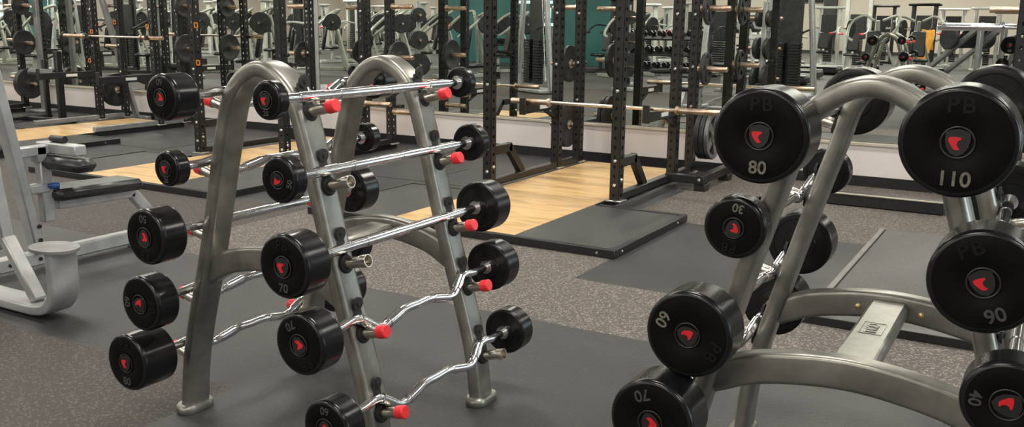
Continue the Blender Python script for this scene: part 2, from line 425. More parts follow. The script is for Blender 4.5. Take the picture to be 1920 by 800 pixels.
def power_rack(cx, label, front=True, left_arm=True, right_arm=True, ys=(6.62, 7.84, 8.30), armz=.70, hookz=1.02, armlen=.62, decals=(), colm=UPR, steel=brownblack, railm=None, base_z=RB, out_foot=False, pegs=True):
    t = thing('power_rack', label, 'power rack', (cx, ys[1], 0)); y0 = 0
    L = [y-ys[1] for y in ys]
    for sx in (-1, 1):
        x = sx*.585
        yf = L[0]+.04 if front else L[1]-.95
        MB().beam((x, yf, base_z+.032), (x, L[2]+.3 if False else L[2]+.04, base_z+.032), .07, .06, bev=.006).build('base_rail', railm or steel, t)
        for k, yy in enumerate(L):
            if k == 0 and not front: continue
            u = put('upright', colm, t, (x, yy, base_z+.012))
            put('foot_plate', FOOT, t, (x, yy, base_z))
            if k == 0:
                for z in (.13, .32): put('bolt', BOLT, t, (x, yy-.038, base_z+z))
                put('bolt', BOLT, t, (x+.038, yy, base_z+.17), (0, 0, PI/2)); put('bolt', BOLT, t, (x, yy-.038, base_z+.86))
            else:
                for z in (.62, .98, 1.45): put('bolt', BOLT, t, (x, yy-.038, base_z+z))
        if front:
            g = MB(); g.beam((x, L[0]+.03, .355), (x, L[0]+.34, .355), .055, .075, bev=.005); g.beam((x, L[0]+.30, .375), (x, L[0]+.55, base_z+.05), .055, .075, bev=.005)
            g.build('gusset_brace', steel, t)
            put('bar_hook', JH, t, (x, L[0]-.011, hookz), (0, 0, PI))
        if not front: put('bar_hook', JH, t, (x, L[1]+.005, hookz))
        if pegs:
            for z in (.42, 1.02, 1.56):
                put('weight_peg', PEG, t, (x+sx*.036, L[2], z), (0, 0, 0 if sx > 0 else PI))
    for (flag, x) in ((left_arm, -.585), (right_arm, .585)):
        if not flag: continue
        a = MB(); yb = L[1]-.038
        a.beam((x+.0, yb, armz-.035), (x+.0, yb-armlen, armz-.035), .055, .085, bev=.006); a.box((x, yb-armlen-.008, armz-.01), (.065, .016, .15), bev=.004)
        a.beam((x, yb, armz-.16), (x, yb-.22, armz-.07), .04, .03, bev=.004)
        ar = a.build('safety_arm', steel, t)
        MB().box((x+.0295, yb-armlen*.45, armz-.035), (.003, .16, .035)).build('decal', whitep, ar)
    for z in (1.95, 2.5):
        MB().beam((-.547, L[2], z), (.547, L[2], z), .06, .076, bev=.005).build('crossmember', steel, t)
    for sx in (-1, 1):
        MB().beam((sx*.585, L[1]+.038, 2.3), (sx*.585, L[2]-.038, 2.3), .06, .076, bev=.005).build('crossmember', steel, t)
        if front: MB().beam((sx*.585, L[0]+.038, 2.5), (sx*.585, L[1]-.038, 2.5), .06, .076, bev=.005).build('crossmember', steel, t)
    for (dx, dy, dz) in decals: put('square_decal', SQ, t, (dx, dy, dz))
    if out_foot:
        f = MB(); f.beam((.585, L[1]-.14, .10), (.93, L[1]-.14, .10), .07, .07, bev=.005); f.beam((.90, L[1]-.18, .10), (.90, L[2]+.2, .10), .075, .075, bev=.005)
        f.box((.90, L[1]-.1, .03), (.1, .12, .065), bev=.005); f.build('side_outrigger', steel, t); put('bolt', BOLT, t, (.90, L[1]-.18, .10))
        f2 = MB(); f2.box((.9, L[2]+.1, .03), (.1, .12, .065), bev=.005); f2.build('outrigger_foot', steel, t)
    return t
power_rack(-3.485, 'black power rack standing over the middle maple platform, bar across its arms', out_foot=True)
power_rack(-6.98, 'black power rack standing behind the left barbell rack, over the second platform', colm=UPB, steel=black, armz=.575,
           decals=((-.5, -1.27, 1.35), (-.5, -1.27, .98)))
power_rack(-10.53, 'black half rack over the far maple strip, square orange markers on its posts', front=False, colm=UPB, steel=black, railm=dimsilver, armz=.70, armlen=.8, hookz=1.1985, ys=(6.62, 8.05, 8.45),
           decals=((-.55, -.06, 1.22), (-.64, -.06, .84), (-.62, .35, 1.34), (.55, -.06, 1.3)))
power_rack(-14.0, 'furthest black half rack at the left edge of the photo', front=False, colm=UPB, steel=black, armz=.86, ys=(6.62, 8.05, 8.45))
power_rack(.36, 'tall dark rack post rising behind the top right barbell heads', colm=UPB, steel=black, hookz=1.4685, ys=(6.85, 8.10, 8.45), left_arm=True)

# ---- olympic bars
def olybar(loc, label, half=1.0, sl=.42, m=barsteel, sm=copper, rz=0):
    t = thing('olympic_barbell', label, 'barbell', loc, rz)
    MB().tube([(-half+sl, 0, 0), (half-sl, 0, 0)], .0145, 14).build('shaft', m, t)
    for s in (-1, 1):
        MB().lathe([(0, 0), (.022, .0), (.025, .004), (.025, sl-.03), (.038, sl-.03), (.038, sl-.012), (.02, sl), (0, sl)], (s*half, 0, 0), (-s, 0, 0), 18).build('sleeve', sm, t)
    return t
olybar((-3.24, 7.22, .733), 'long empty olympic bar lying across the safety arms over the middle maple platform', .97, .40)
olybar((-6.60, 7.3, .608), 'empty olympic bar with coppery sleeves, seen through the arches of the left barbell rack', .97, .36)
olybar((-10.66, 7.97, 1.16), 'empty olympic bar across the far half rack, upper left of the photo', .98, .42)
olybar((.26, 6.93, 1.43), 'empty olympic bar with a bright sleeve end, top right of the photo', 1.0, .40, sm=chrome, m=chrome)

# ---- plates
def plate_mesh(r, th, holes=0, m=iron):
    mb = MB(); 
    prof = [(.026, 0), (.05, 0), (.055, th*.12), (r*.78, th*.12), (r*.83, 0), (r-.006, 0), (r, .006), (r, th-.006), (r-.006, th), (r*.83, th), (r*.78, th*.88), (.055, th*.88), (.05, th), (.026, th), (.026, 0)]
    if not holes:
        mb.lathe(prof, (0, 0, 0), (1, 0, 0), 36)
    else:
        mb.lathe([(r*.80, 0), (r-.006, 0), (r, .006), (r, th-.006), (r-.006, th), (r*.8, th), (r*.8, 0)], (0, 0, 0), (1, 0, 0), 36)
        mb.lathe([(.026, 0), (r*.34, 0), (r*.34, th), (.026, th), (.026, 0)], (0, 0, 0), (1, 0, 0), 24)
        for k in range(holes):
            a = 2*PI*k/holes; v = Vector((0, math.cos(a), math.sin(a)))
            mb.beam(v*r*.3+Vector((th/2, 0, 0)), v*r*.85+Vector((th/2, 0, 0)), th*.8, r*.34, axis=(0, -math.sin(a), math.cos(a)), bev=.004)
    return mb.mesh('weight_plate', m)
P45 = plate_mesh(.225, .042); P35 = plate_mesh(.18, .036); P25 = plate_mesh(.14, .03); PH45 = plate_mesh(.225, .036, 5, platesteel); PH25 = plate_mesh(.15, .03, 5, iron)
HUBM = MB().lathe([(.026, -.001), (.045, -.001), (.045, .003), (.026, .003)], (0, 0, 0), (1, 0, 0), 20).mesh('hub_ring', bolt)
def plate(me, loc, rz, label, group):
    t = put('weight_plate', me, None, loc, (0, 0, rz)); tag(t, label, 'weight plate', group); put('hub_ring', HUBM, t); return t
def peg_plates(cx, sx, z, mes, label, group, y=8.30, start=.06):
    d = start
    for me, th in mes:
        x = cx+sx*(.585+.036+d); plate(me, (x, y, z-.0), 0 if sx > 0 else PI, label, group); d += th+.006
peg_plates(-3.485, 1, .42, [(P45, .042), (P45, .042), (PH45, .036)], 'large plate on the middle power rack, left of the round 80 head', 'plates on the low right peg of the middle rack')
peg_plates(-3.485, 1, 1.02, [(PH25, .03)], 'grey spoked plate on the middle right peg of the middle power rack', 'plates on the middle right peg of the middle rack')
peg_plates(-3.485, 1, 1.56, [(PH25, .03)], 'spoked plate on the top right peg of the middle power rack', None)
peg_plates(-3.485, -1, .42, [(P45, .042), (P45, .042)], 'large black plate low behind the left posts of the middle power rack', 'plates on the low left peg of the middle rack')
peg_plates(-3.485, -1, 1.02, [(P35, .036)], 'black plate on the middle left peg of the middle power rack', None)
peg_plates(-6.98, 1, 1.02, [(P35, .036)], 'dark plate with a coppery peg beside the second arch of the left barbell rack', None)
peg_plates(-6.98, -1, 1.02, [(P25, .03)], 'dark plate behind the near arch of the left barbell rack', None)
peg_plates(-10.53, -1, .42, [(P45, .042), (P45, .042)], 'large black plate low on the left of the far half rack', 'plates low on the left of the far half rack', y=8.45, start=.10)
peg_plates(-10.53, 1, 1.02, [(P35, .036)], 'black plate above the top left barbell head, on the far half rack', None, y=8.45)
peg_plates(-10.53, 1, 1.56, [(P25, .03)], 'small black plate at the top of the far half rack', None, y=8.45)
peg_plates(-14.0, 1, .42, [(P45, .042), (P45, .042)], 'largest lowest black plate of the column at far left', 'lowest plates of the column at far left', y=8.45)
peg_plates(-14.0, 1, 1.02, [(P35, .036)], 'middle black plate of the column at far left', None, y=8.45)
peg_plates(-14.0, 1, 1.56, [(P25, .03)], 'small topmost black plate of the column at far left', None, y=8.45)

# tall silver post standing against the knee wall (smith-type rail)
t = thing('smith_machine', 'tall leaning silver upright standing by the knee wall behind the far maple strip', 'smith machine', (-11.05, 8.3, 0))
MB().beam((-.07, .34, .0), (-.42, -.08, 2.6), .085, .06, axis=(0, 1, 0), bev=.01).build('guide_post', dimsilver, t)
MB().beam((-.35, .36, .03), (.15, .36, .03), .08, .06, bev=.008).build('base_foot', dimsilver, t)
t = thing('pulley_tower', 'slim grey upright at far left between the column of plates and the bar', 'cable machine', (-13.1, 8.55, 0))
MB().box((0, 0, 1.3), (.09, .06, 2.6), bev=.01).build('guide_post', dimsilver, t)
MB().box((0, 0, .02), (.3, .3, .04), bev=.01).build('base_foot', dimsilver, t)

# decline bench in the far half rack
t = thing('roller_bench', 'black roller bench standing under the arms of the far half rack', 'bench', (-11.75, 7.75, 0))
MB().box((.25, 0, .5), (.07, .09, .92), bev=.01).build('post', black, t)
MB().box((-.2, .1, .42), (.06, .06, .84), bev=.01).build('rear_post', black, t)
MB().tube([(-.32, -.02, .66), (.22, -.02, .66)], .06, 16).build('foam_roller', vinyl, t)
MB().beam((-.6, -.05, .04), (.5, .0, .04), .08, .05, bev=.008).build('base_rail', black, t)
MB().beam((-.45, -.35, .04), (-.45, .3, .04), .08, .05, bev=.008).build('base_cross', black, t)

# low storage rail behind the right barbell rack
t = thing('plate_rail', 'long low black rail with pale top edge, on the floor behind the right rack', 'plate rack', (-1.09, 7.8, 0))
MB().box((0, 0, .05), (.88, .16, .09), bev=.006).build('base_box', black, t)
MB().box((0, -.075, .1), (.86, .02, .012), bev=.003).build('top_strip', ledgem, t)
MB().lathe([(.02, 0), (.02, .05), (0, .05)], (.44, 0, .055), (1, 0, 0), 12).build('end_pin', bolt, t)

# ------------------------------------------------------------------ barbells
def emblem_poly():
    P = [(-.8, .50), (-.62, .60), (-.1, .62), (.30, .55), (.36, .42), (.12, .30), (-.02, .12), (-.03, -.12), (.08, -.35), (.26, -.50), (.1, -.62), (-.16, -.62), (-.4, -.42), (-.62, -.08), (-.78, .2)]
    return P
def shield_poly(s):
    P = [(-.92, .72), (-.5, .90), (0, 1.0), (.5, .90), (.92, .72), (.95, .2), (.82, -.35), (.5, -.78), (0, -1.02), (-.5, -.78), (-.82, -.35), (-.95, .2)]
    return [(x*s*.9, z*s) for x, z in P]
def badge_meshes(k):
    key = ('badge', round(k, 3))
    if key in _tc: return _tc[key]
    a = MB().lathe([(k*1.12, -.0005), (k*1.12, .0015), (k*1.06, .0022), (k*1.0, .0015), (k*1.0, -.0005)], (0, 0, 0), (0, -1, 0), 40)
    a.prism(shield_poly(k*.93), .0022)
    for i, zz in enumerate((.72, .58)): a.prism([(-k*.62, k*zz), (k*.62, k*zz), (k*.6, k*(zz+.07)), (-k*.6, k*(zz+.07))], .0032)
    for i in range(4): a.prism([(k*.12, k*(.28-.2*i)), (k*.6, k*(.3-.2*i)), (k*.58, k*(.34-.2*i)), (k*.12, k*(.32-.2*i))], .0032)
    A = a.mesh('badge', badgem, 30)
    B = MB().prism([(x*k*.72, z*k*.72-k*.06) for x, z in emblem_poly()], .0042).mesh('emblem', redmark, 30)
    _tc[key] = (A, B); return A, B
def head_mesh(r, L, outer=True):
    key = ('head', round(r, 3), round(L, 3))
    if key in _tc: return _tc[key]
    e = .012 if r > .07 else .009
    prof = [(0, 0.0012), (r*.40, .0012), (r*.42, 0), (r-e*1.5, 0), (r-e*1.2, .0015)]
    for i in range(6):
        a = PI/2*i/5; prof.append((r-e+e*math.sin(a), e*1.1*(1-math.cos(a))+.0015))
    prof += [(r, e*1.1+.004), (r, L-e*.7-.004), (r, L-e*.7)]
    for i in range(5):
        a = PI/2*(i+1)/5; prof.append((r-e*.7+e*.7*math.cos(a), L-e*.7+e*.7*math.sin(a)))
    prof += [(r*.80, L), (r*.78, L-.003), (r*.5, L-.003), (r*.48, L), (.024, L), (0, L)]
    n = len(prof)-1; mis = [0 if k < 5 else 1 for k in range(n)]
    mb = MB().lathe(prof, (0, 0, 0), (0, 1, 0), 56, mis=mis)
    me = mb.mesh('head', [urethface, ureth], 35); _tc[key] = me; return me
def barbell(x, yc, z, hl, r, L, num, rot, label, curl=False, letters='PB', numm=dullnum, side=1, group=None, roll=0):
    """hl: half distance between the outer faces"""
    t = thing('fixed_barbell', label, 'barbell', (x, yc, z), 0, group)
    h = hl-L
    mb = MB()
    if curl:
        F = [(0, 0), (.09, 0), (.18, -.006), (.245, .034), (.285, .049), (.335, .044), (.42, .026), (.5, .026), (.58, .026), (.665, .044), (.715, .049), (.755, .034), (.82, -.006), (.91, 0), (1, 0)]
        pts = catmull([(side*.35*d, -h+2*h*s_, -.93*d) for s_, d in F], 5)
        mb.tube(pts, .0150, 16)
        for (a, b_) in ((.195, .245), (.325, .40), (.60, .675), (.755, .805)):
            def at(q):
                i = q*(len(pts)-1)
                # parameter by y
                yy = -h+2*h*q
                for u, v in zip(pts[:-1], pts[1:]):
                    if u.y <= yy <= v.y: return u.lerp(v, (yy-u.y)/max(v.y-u.y, 1e-6))
                return pts[-1]
            mb.tube([at(a), at((a+b_)/2), at(b_)], .0180, 16)
    else:
        mb.tube([(0, -h, 0), (0, h, 0)], .0150, 16)
        for (a, b_) in ((-.80, -.58), (-.42, .0), (.58, .80), (.12, .42)): mb.tube([(0, a*h, 0), (0, b_*h, 0)], .0170, 16)
    for s in (-1, 1): mb.lathe([(.0145, 0), (.026, 0), (.027, .004), (.027, .014), (.0145, .016)], (0, s*(h-.013), 0), (0, s, 0), 24)
    mb.build('handle', chrome, t)
    k = .031 if r > .085 else .025
    for s in (-1, 1):
        hd = put('head', head_mesh(r, L), t, (0, s*hl, 0), (0, 0, 0) if s < 0 else (0, 0, PI))
        A, B = badge_meshes(k); R_ = (0, rot, 0)
        put('badge', A, hd, (0, -.0005, 0), R_); put('emblem', B, hd, (0, -.0005, 0), R_)
        cx, cz = math.sin(rot), math.cos(rot)
        dn = r*.66; nz = r*.375
        nm = put('number', text_mesh(num, nz, numm, .0012), hd)
        # number stands below the badge, then everything turns with rot about y
        Rm = Matrix.Rotation(rot, 4, 'Y')
        nm.matrix_local = Rm @ Matrix.Translation((0, -.0004, -dn)) @ Matrix.Rotation(PI/2, 4, 'X')
        lt = put('lettering', text_mesh(letters, r*.40, lettm, .0016, 1.2), hd)
        lt.matrix_local = Rm @ Matrix.Translation((0, -.0004, dn*.98)) @ Matrix.Rotation(PI/2, 4, 'X')
    return t

# ------------------------------------------------------------------ barbell racks
def rack_profile(wv, h):
    w0, w1, w2, w3, w4 = wv
    L = [(-w0, 0, 0), (-w1, 0, .2*h), (-w2, 0, .5*h), (-w3, 0, .8*h), (-w4, 0, .94*h), (0, 0, h), (w4, 0, .94*h), (w3, 0, .8*h), (w2, 0, .5*h), (w1, 0, .2*h), (w0, 0, 0)]
    return catmull(L, 10)
def legx(P, z):
    q = [p for p in P if p.x > 0]; q.sort(key=lambda p: p.z)
    for a, b in zip(q[:-1], q[1:]):
        if a.z <= z <= b.z: return a.x+(b.x-a.x)*(z-a.z)/max(b.z-a.z, 1e-6)
    return q[-1].x
def barbell_rack(cx, cy, b, h, wv, bars, label, cb, capfn):
    """bars: list of (side, x, z)"""
    t = thing('barbell_rack', label, 'barbell rack', (cx, cy, 0))
    P = rack_profile(wv, h); P = [Vector((p.x, 0, max(p.z, .008)-.003*p.z)) for p in P]
    sec = [(u, v) for (v, u) in rrect(.105, .053, .019, 5)]
    fm = MB().sweep(P, sec, fixed=(0, 1, 0)).mesh('arched_frame', grey, 50)
    feet = MB()
    st = rrect(.15, .088, .0435, 8)
    n = len(st); vs = []; 
    for (z, k) in ((0, .94), (.006, 1.0), (.024, 1.0), (.032, .9)):
        vs += [Vector((v*k, u*k, z)) for (u, v) in st]
    fs = [tuple(range(n))[::-1], tuple(range(3*n, 4*n))]+[(j*n+i, j*n+(i+1) % n, (j+1)*n+(i+1) % n, (j+1)*n+i) for j in range(3) for i in range(n)]
    fo = MB().add(vs, fs).mesh('foot_pad', grey, 50)
    z0, zm, hh = cb
    for s in (-1, 1):
        put('arched_frame', fm, t, (0, s*b, 0))
        for sx in (-1, 1): put('foot_pad', fo, t, (sx*wv[0], s*b, 0))
    # crossbars: shallow arches between the legs of each frame
    xw = legx(P, z0)-.01
    arc = catmull([(-xw, 0, z0), (-xw*.62, 0, z0+(zm-z0)*.66), (0, 0, zm), (xw*.62, 0, z0+(zm-z0)*.66), (xw, 0, z0)], 8)
    cs = [(u, v) for (v, u) in rrect(.058, hh, .014, 4)]
    cm = MB().sweep(arc, cs, fixed=(0, 1, 0)).mesh('crossbar', grey, 50)
    for s in (-1, 1):
        c = put('crossbar', cm, t, (0, s*b, 0))
        for sx in (-1, 1):
            MB().lathe([(.010, 0), (.010, .006), (.004, .009), (0, .009)], (sx*.095, -s*.029, zm-.012), (0, -s, 0), 12).build('bolt', brass, c)
    sp = MB().box((0, 0, zm-.005), (.115, 2*b-.05, .052), bev=.012).build('centre_spine', grey, t)
    lp = MB()
    zz = zm+.0215
    for (x, y, dx, dy) in ((0, -.055, .062, .003), (0, .055, .062, .003), (-.031, 0, .003, .11), (.031, 0, .003, .11)): lp.box((x, y, zz), (dx, dy, .003))
    lp.build('name_plate', grey, sp)
    tm = put('raised_lettering', text_mesh('TKO', .047, grey, .002, 1.0), sp, (0, 0, zz), (0, 0, PI/2))
    # holders
    for (sx, x, z, yy) in bars:
        lx = legx(P, z-.03); bx = abs(x-cx)
        for s in (-1, 1):
            hold = thing_part('bar_holder', t)
            # bracket plate flat on the outer face of the leg, peg pointing outward
            slope = math.atan2(legx(P, z-.1)-legx(P, z), .1)
            base = Vector((sx*(lx+.024), s*b, z-.057))
            dirv = Vector((sx*math.cos(.25), 0, math.sin(.25)))
            br = MB()
            Rm = Matrix.Rotation(-sx*slope, 3, 'Y')
            br.box(base+Vector((-sx*.006, 0, .055)), (.012, .044, .088), Rm, bev=.006)
            br.lathe([(.022, 0), (.022, .008), (.012, .009), (0, .009)], base+Vector((-sx*.012, 0, .10)), (sx, 0, 0), 20)
            br.lathe([(.008, 0), (.008, .006), (0, .006)], base+Vector((-sx*.004, 0, .10)), (sx, 0, 0), 10)
            br.lathe([(.0, -.012), (.030, -.012), (.032, -.004), (.032, .014), (.029, .02), (.0, .02)], base, dirv, 24)
            br.build('bracket', rubber, t).parent = hold
            pl = max(.108, bx-lx+.05)
            pe = MB().lathe([(.0185, .01), (.0185, pl-.03), (.021, pl-.028), (.021, pl), (.0178, pl), (.0172, pl-.02), (0, pl-.02)], base, dirv, 22).build('peg', nickel, hold)
            if capfn(sx, z, s):
                MB().lathe([(.0216, pl-.028), (.0222, pl-.024), (.0222, pl+.002), (.019, pl+.005), (0, pl+.005)], base, dirv, 22).build('cap', red, hold)
    return t
def thing_part(name, parent):
    o = bpy.data.objects.new(name, None); COL.objects.link(o); o.parent = parent; o.empty_display_size = .05; return o

LCX, LCY, LB = -2.229, 2.549, .311
LW = (.4408, .4021, .2906, .1913, .1252)
# (side, x, z, half length, radius, head length, number, rotation, curl, yc, label)
R_ = math.radians
LBARS = [
 (1, -2.012, 1.205, .535, 0.059, .042, '20', 0, False, 2.545, "straight barbell with small thin heads, top of the left rack's right side"),
 (1, -1.966, 0.973, .545, 0.072, .055, '50', R_(-80), False, 2.545, "straight barbell marked 50, second down on the left rack's right side"),
 (1, -1.912, 0.725, .585, 0.099, .105, '70', 0, False, 2.536, "straight barbell with upright 70 head, third down on the left rack's right side"),
 (1, -1.845, 0.501, .575, 0.096, .095, '70', R_(150), True, 2.510, "bent curl barbell marked 70, fourth down on the left rack's right side"),
 (1, -1.774, 0.243, .565, 0.089, .085, '60', R_(180), True, 2.523, "lowest bent curl barbell on the left rack's right side, head cut by bottom edge"),
 (-1, -2.409, 1.197, .565, 0.074, .095, '60', R_(180), True, 2.525, "top barbell on the left rack's left side, wide glossy head beside the arch"),
 (-1, -2.487, 0.956, .530, 0.059, .055, '20', 0, True, 2.555, "bent curl barbell with small head, second down on the left rack's left side"),
 (-1, -2.545, 0.730, .565, 0.095, .10, '50', R_(180), False, 2.535, "straight barbell with 50 upside down, third down on the left rack's left side"),
 (-1, -2.620, 0.482, .575, 0.097, .09, '60', R_(90), True, 2.565, "bent curl barbell, fourth down on the left rack's left side"),
 (-1, -2.690, 0.262, .60, 0.102, .14, '80', 0, True, 2.570, "lowest bent curl barbell with the longest head, on the left rack's left side"),
]
def capL(sx, z, s):
    if sx > 0:
        if s < 0: return not (abs(z-.973) < .06 or abs(z-.722) < .06)
        return not (abs(z-.232) < .07)
    return True
barbell_rack(LCX, LCY, LB, 1.286, LW, [(b[0], b[1], b[2], 0) for b in LBARS], 'grey steel barbell rack with two round arches, left of the photo', (.555, .640, .085), capL)
for (sx, x, z, hl, r, L, num, rot, curl, yc, lb) in LBARS: barbell(x, yc, z, hl, r, L, num, rot, lb, curl, side=sx)

RCX, RCY, RBB = -.387, 2.772, .347
RW = (.4527, .4234, .321, .2094, .146)
RBARS = [
 (-1, -0.605, 1.180, .665, 0.117, .14, '80', 0, False, 2.885, 'barbell with round head reading 80 upright, top left of the right rack', numgrey),
 (-1, -0.676, 0.931, .575, 0.082, .07, '30', R_(190), True, 2.870, 'barbell with small head reading 30 upside down, below the 80 head', numgrey),
 (-1, -0.754, 0.654, .655, 0.116, .12, '60', R_(115), True, 2.863, 'barbell with black head reading 60 turned sideways, third down on the right rack', numgrey),
 (-1, -0.817, 0.425, .665, 0.115, .13, '70', R_(160), True, 2.800, 'lowest barbell on the right rack, left side, head cut by the bottom edge', dullnum),
 (1, -0.168, 1.206, .63, 0.119, .15, '110', 0, False, 2.775, 'barbell with the largest head reading 110, top right of the right rack', numgrey),
 (1, -0.090, 0.908, .61, 0.115, .14, '90', R_(-24), False, 2.775, 'barbell with black head reading 90, directly below the 110 head', dullnum),
 (1, -0.016, 0.680, .70, 0.092, .10, '40', R_(92), False, 2.775, 'barbell with head reading 40 turned sideways, at the lower right corner', dullnum),
]
barbell_rack(RCX, RCY, RBB, 1.3025, RW, [(b[0], b[1], b[2], 0) for b in RBARS]+[(1, .04, .45, 0)], 'grey steel barbell rack with two round arches, cut by the right edge of the photo', (.475, .555, .088), lambda sx, z, s: False)
for (sx, x, z, hl, r, L, num, rot, curl, yc, lb, nm) in RBARS: barbell(x, yc, z, hl, r, L, num, rot, lb, curl, side=sx, numm=nm)

# ------------------------------------------------------------------ silver row machine, left edge
t = thing('row_machine', 'silver strength machine with small black seat and round footplate, at the left edge', 'exercise machine', (-4.97, 3.0, 0))
def W(x, y, z): return (x+4.97, y-3.0, z)
m = MB(); m.beam(W(-4.99, 2.3, .065), W(-4.99, 3.98, .065), .075, .08, bev=.008); m.box(W(-4.99, 3.80, .014), (.07, .1, .026), bev=.006)
fr = m.build('base_beam', greyl, t)
for (y) in (3.02, 3.12, 2.86, 2.94):
    MB().lathe([(.011, 0), (.011, .008), (0, .009)], W(-4.951, y, .065), (1, 0, 0), 10).build('bolt', black, fr)
m = MB(); m.tube(catmull([W(-4.99, 3.86, .08), W(-4.99, 3.95, .13), W(-4.99, 3.90, .22), W(-4.99, 3.78, .35)], 6), .001, 4)
m = MB().sweep(catmull([W(-4.99, 3.95, .03), W(-4.99, 3.955, .12), W(-4.99, 3.89, .22), W(-4.99, 3.79, .345)], 6), rrect(.07, .06, .012, 3), fixed=(1, 0, 0)); m.build('seat_post', greyl, t)
MB().beam(W(-4.99, 3.27, .355), W(-4.99, 3.80, .345), .06, .055, bev=.006).build('seat_beam', greyl, t)
MB().box(W(-4.99, 3.51, .418), (.25, .58, .072), Matrix.Rotation(R_(-1.5), 3, 'X'), bev=.024).build('seat', vinyl, t)
p1 = MB().beam(W(-4.97, 3.12, .10), W(-4.97, 2.86, 1.75), .085, .06, axis=(0, 1, 0), bev=.008).build('main_post', greyl, t)
for z in (.18, .26): MB().lathe([(.012, 0), (.012, .008), (0, .009)], W(-4.926, 3.115, z), (1, 0, 0), 10).build('bolt', black, p1)
m = MB(); m.box(W(-4.97, 3.20, .45), (.06, .07, .36), bev=.006); m.box(W(-4.97, 3.15, .47), (.075, .12, .05), bev=.006); m.build('slider', greyl, t)
MB().lathe([(.014, 0), (.014, .02), (.02, .024), (.02, .06), (0, .062)], W(-4.94, 3.2, .48), (.6, .8, 0), 14).build('pull_knob', blue, t)
m = MB(); m.beam(W(-4.97, 3.18, .62), W(-4.97, 3.18, .71), .06, .07, bev=.006); m.beam(W(-4.97, 3.02, .685), W(-4.97, 3.30, .69), .07, .055, bev=.006); m.beam(W(-5.06, 3.26, .695), W(-4.70, 3.26, .695), .075, .06, bev=.006); m.build('pad_arm', greyl, t)
MB().box(W(-4.83, 3.25, .615), (.40, .15, .075), bev=.03).build('arm_pad', vinyl, t)
MB().tube([W(-4.97, 3.27, .745), W(-4.85, 3.27, .745)], .02, 12).build('hand_grip', black, t)
MB().box(W(-5.33, 3.12, .68), (.3, .2, .06), bev=.026).build('chest_pad', vinyl, t)
pth = catmull([W(-5.6, 2.62, .04), W(-4.9, 2.62, .04), W(-4.3, 2.62, .04), W(-4.14, 2.62, .045), W(-4.05, 2.62, .075), W(-4.0, 2.62, .15), W(-3.995, 2.62, .24), W(-3.995, 2.62, .345)], 6)
MB().sweep(pth, [(u, v) for (v, u) in rrect(.145, .05, .012, 3)], fixed=(0, 1, 0)).build('curved_base', greyl, t)
st = [(u*.135-.045, v*.10) for (u, v) in [(math.cos(2*PI*i/36), math.sin(2*PI*i/36)) for i in range(36)]]
fp = MB(); n = 36; vs = [Vector((u, v, z)) for z in (0, .014) for (u, v) in st]
fp.add(vs, [tuple(range(n))[::-1], tuple(range(n, 2*n))]+[(i, (i+1) % n, n+(i+1) % n, n+i) for i in range(n)])
fp.build('foot_plate', dimsilver, t, W(-3.995, 2.62, .35))
MB().beam(W(-4.42, 2.62, .36), W(-4.20, 2.62, .07), .07, .05, axis=(1, 0, 0), bev=.008).build('brace', greyl, t)
MB().beam(W(-4.43, 2.62, .33), W(-4.52, 2.55, 1.5), .07, .07, axis=(1, 0, 0), bev=.008).build('front_post', greyl, t)
MB().beam(W(-4.99, 2.62, .10), W(-4.45, 2.62, .34), .06, .06, axis=(1, 0, 0), bev=.008).build('link_beam', greyl, t)

# ------------------------------------------------------------------ the rest of the gym, reflected by the mirror
def spread(proto, spots, label, group, sc=None):
    for i, (x, y, rz, lb) in enumerate(spots):
        if i == 0: proto.location = (x, y, 0); proto.rotation_euler = (0, 0, rz); o = proto
        else: o = dup(proto, (x, y, 0), rz)
        if lb: o['label'] = lb
        else: o['label'] = label; o['group'] = group
def make_selector(fm, cap, label, name='stack_machine', hh=1.9):
    t = thing(name, label, 'exercise machine')
    m = MB()
    for s in (-1, 1): m.box((s*.34, 0, hh/2), (.11, .16, hh), bev=.02)
    m.build('tower_frame', fm, t)
    c = MB(); c.sweep([Vector((-.52, 0, hh)), Vector((-.3, 0, hh+.05)), Vector((0, 0, hh+.07)), Vector((.3, 0, hh+.05)), Vector((.52, 0, hh))], rrect(.26, .07, .03, 3), fixed=(0, 1, 0)) if False else c.box((0, 0, hh+.03), (1.0, .3, .08), bev=.035)
    c.build('top_cap', cap, t)
    m = MB()
    for k in range(14): m.box((0, 0, .16+k*.06), (.34, .12, .05), bev=.006)
    m.build('weight_stack', black, t)
    MB().box((0, -.01, 1.32), (.5, .03, .75), bev=.01).build('back_shroud', iron, t)
    m = MB(); m.beam((0, .1, .06), (0, 1.3, .06), .09, .08, bev=.01); m.beam((-.4, .0, .05), (.4, .0, .05), .1, .08, bev=.01); m.beam((-.3, 1.25, .04), (.3, 1.25, .04), .09, .07, bev=.01); m.box((0, .75, .27), (.08, .08, .36), bev=.01); m.beam((0, .55, .5), (0, .45, 1.0), .07, .06, bev=.01); m.build('base_frame', fm, t)
    MB().box((0, .8, .48), (.4, .42, .08), bev=.035).build('seat', vinyl, t)
    MB().box((0, .52, .85), (.36, .09, .55), Matrix.Rotation(R_(8), 3, 'X'), bev=.035).build('back_pad', vinyl, t)
    for s in (-1, 1):
        MB().tube(catmull([(s*.3, .1, 1.25), (s*.42, .55, 1.3), (s*.42, .85, 1.15), (s*.30, 1.0, 1.1)], 4), .024, 8).build('press_arm', fm, t)
        MB().lathe([(0, 0), (.03, 0), (.03, .12), (0, .12)], (s*.36, .98, 1.1), (-s, 0, 0), 10).build('grip', red if cap is white_cap else black, t)
    return t
white_cap = mottled(mat('white_cap', (.8, .8, .76), .35), (.76, .76, .72), (.84, .84, .8), 4)
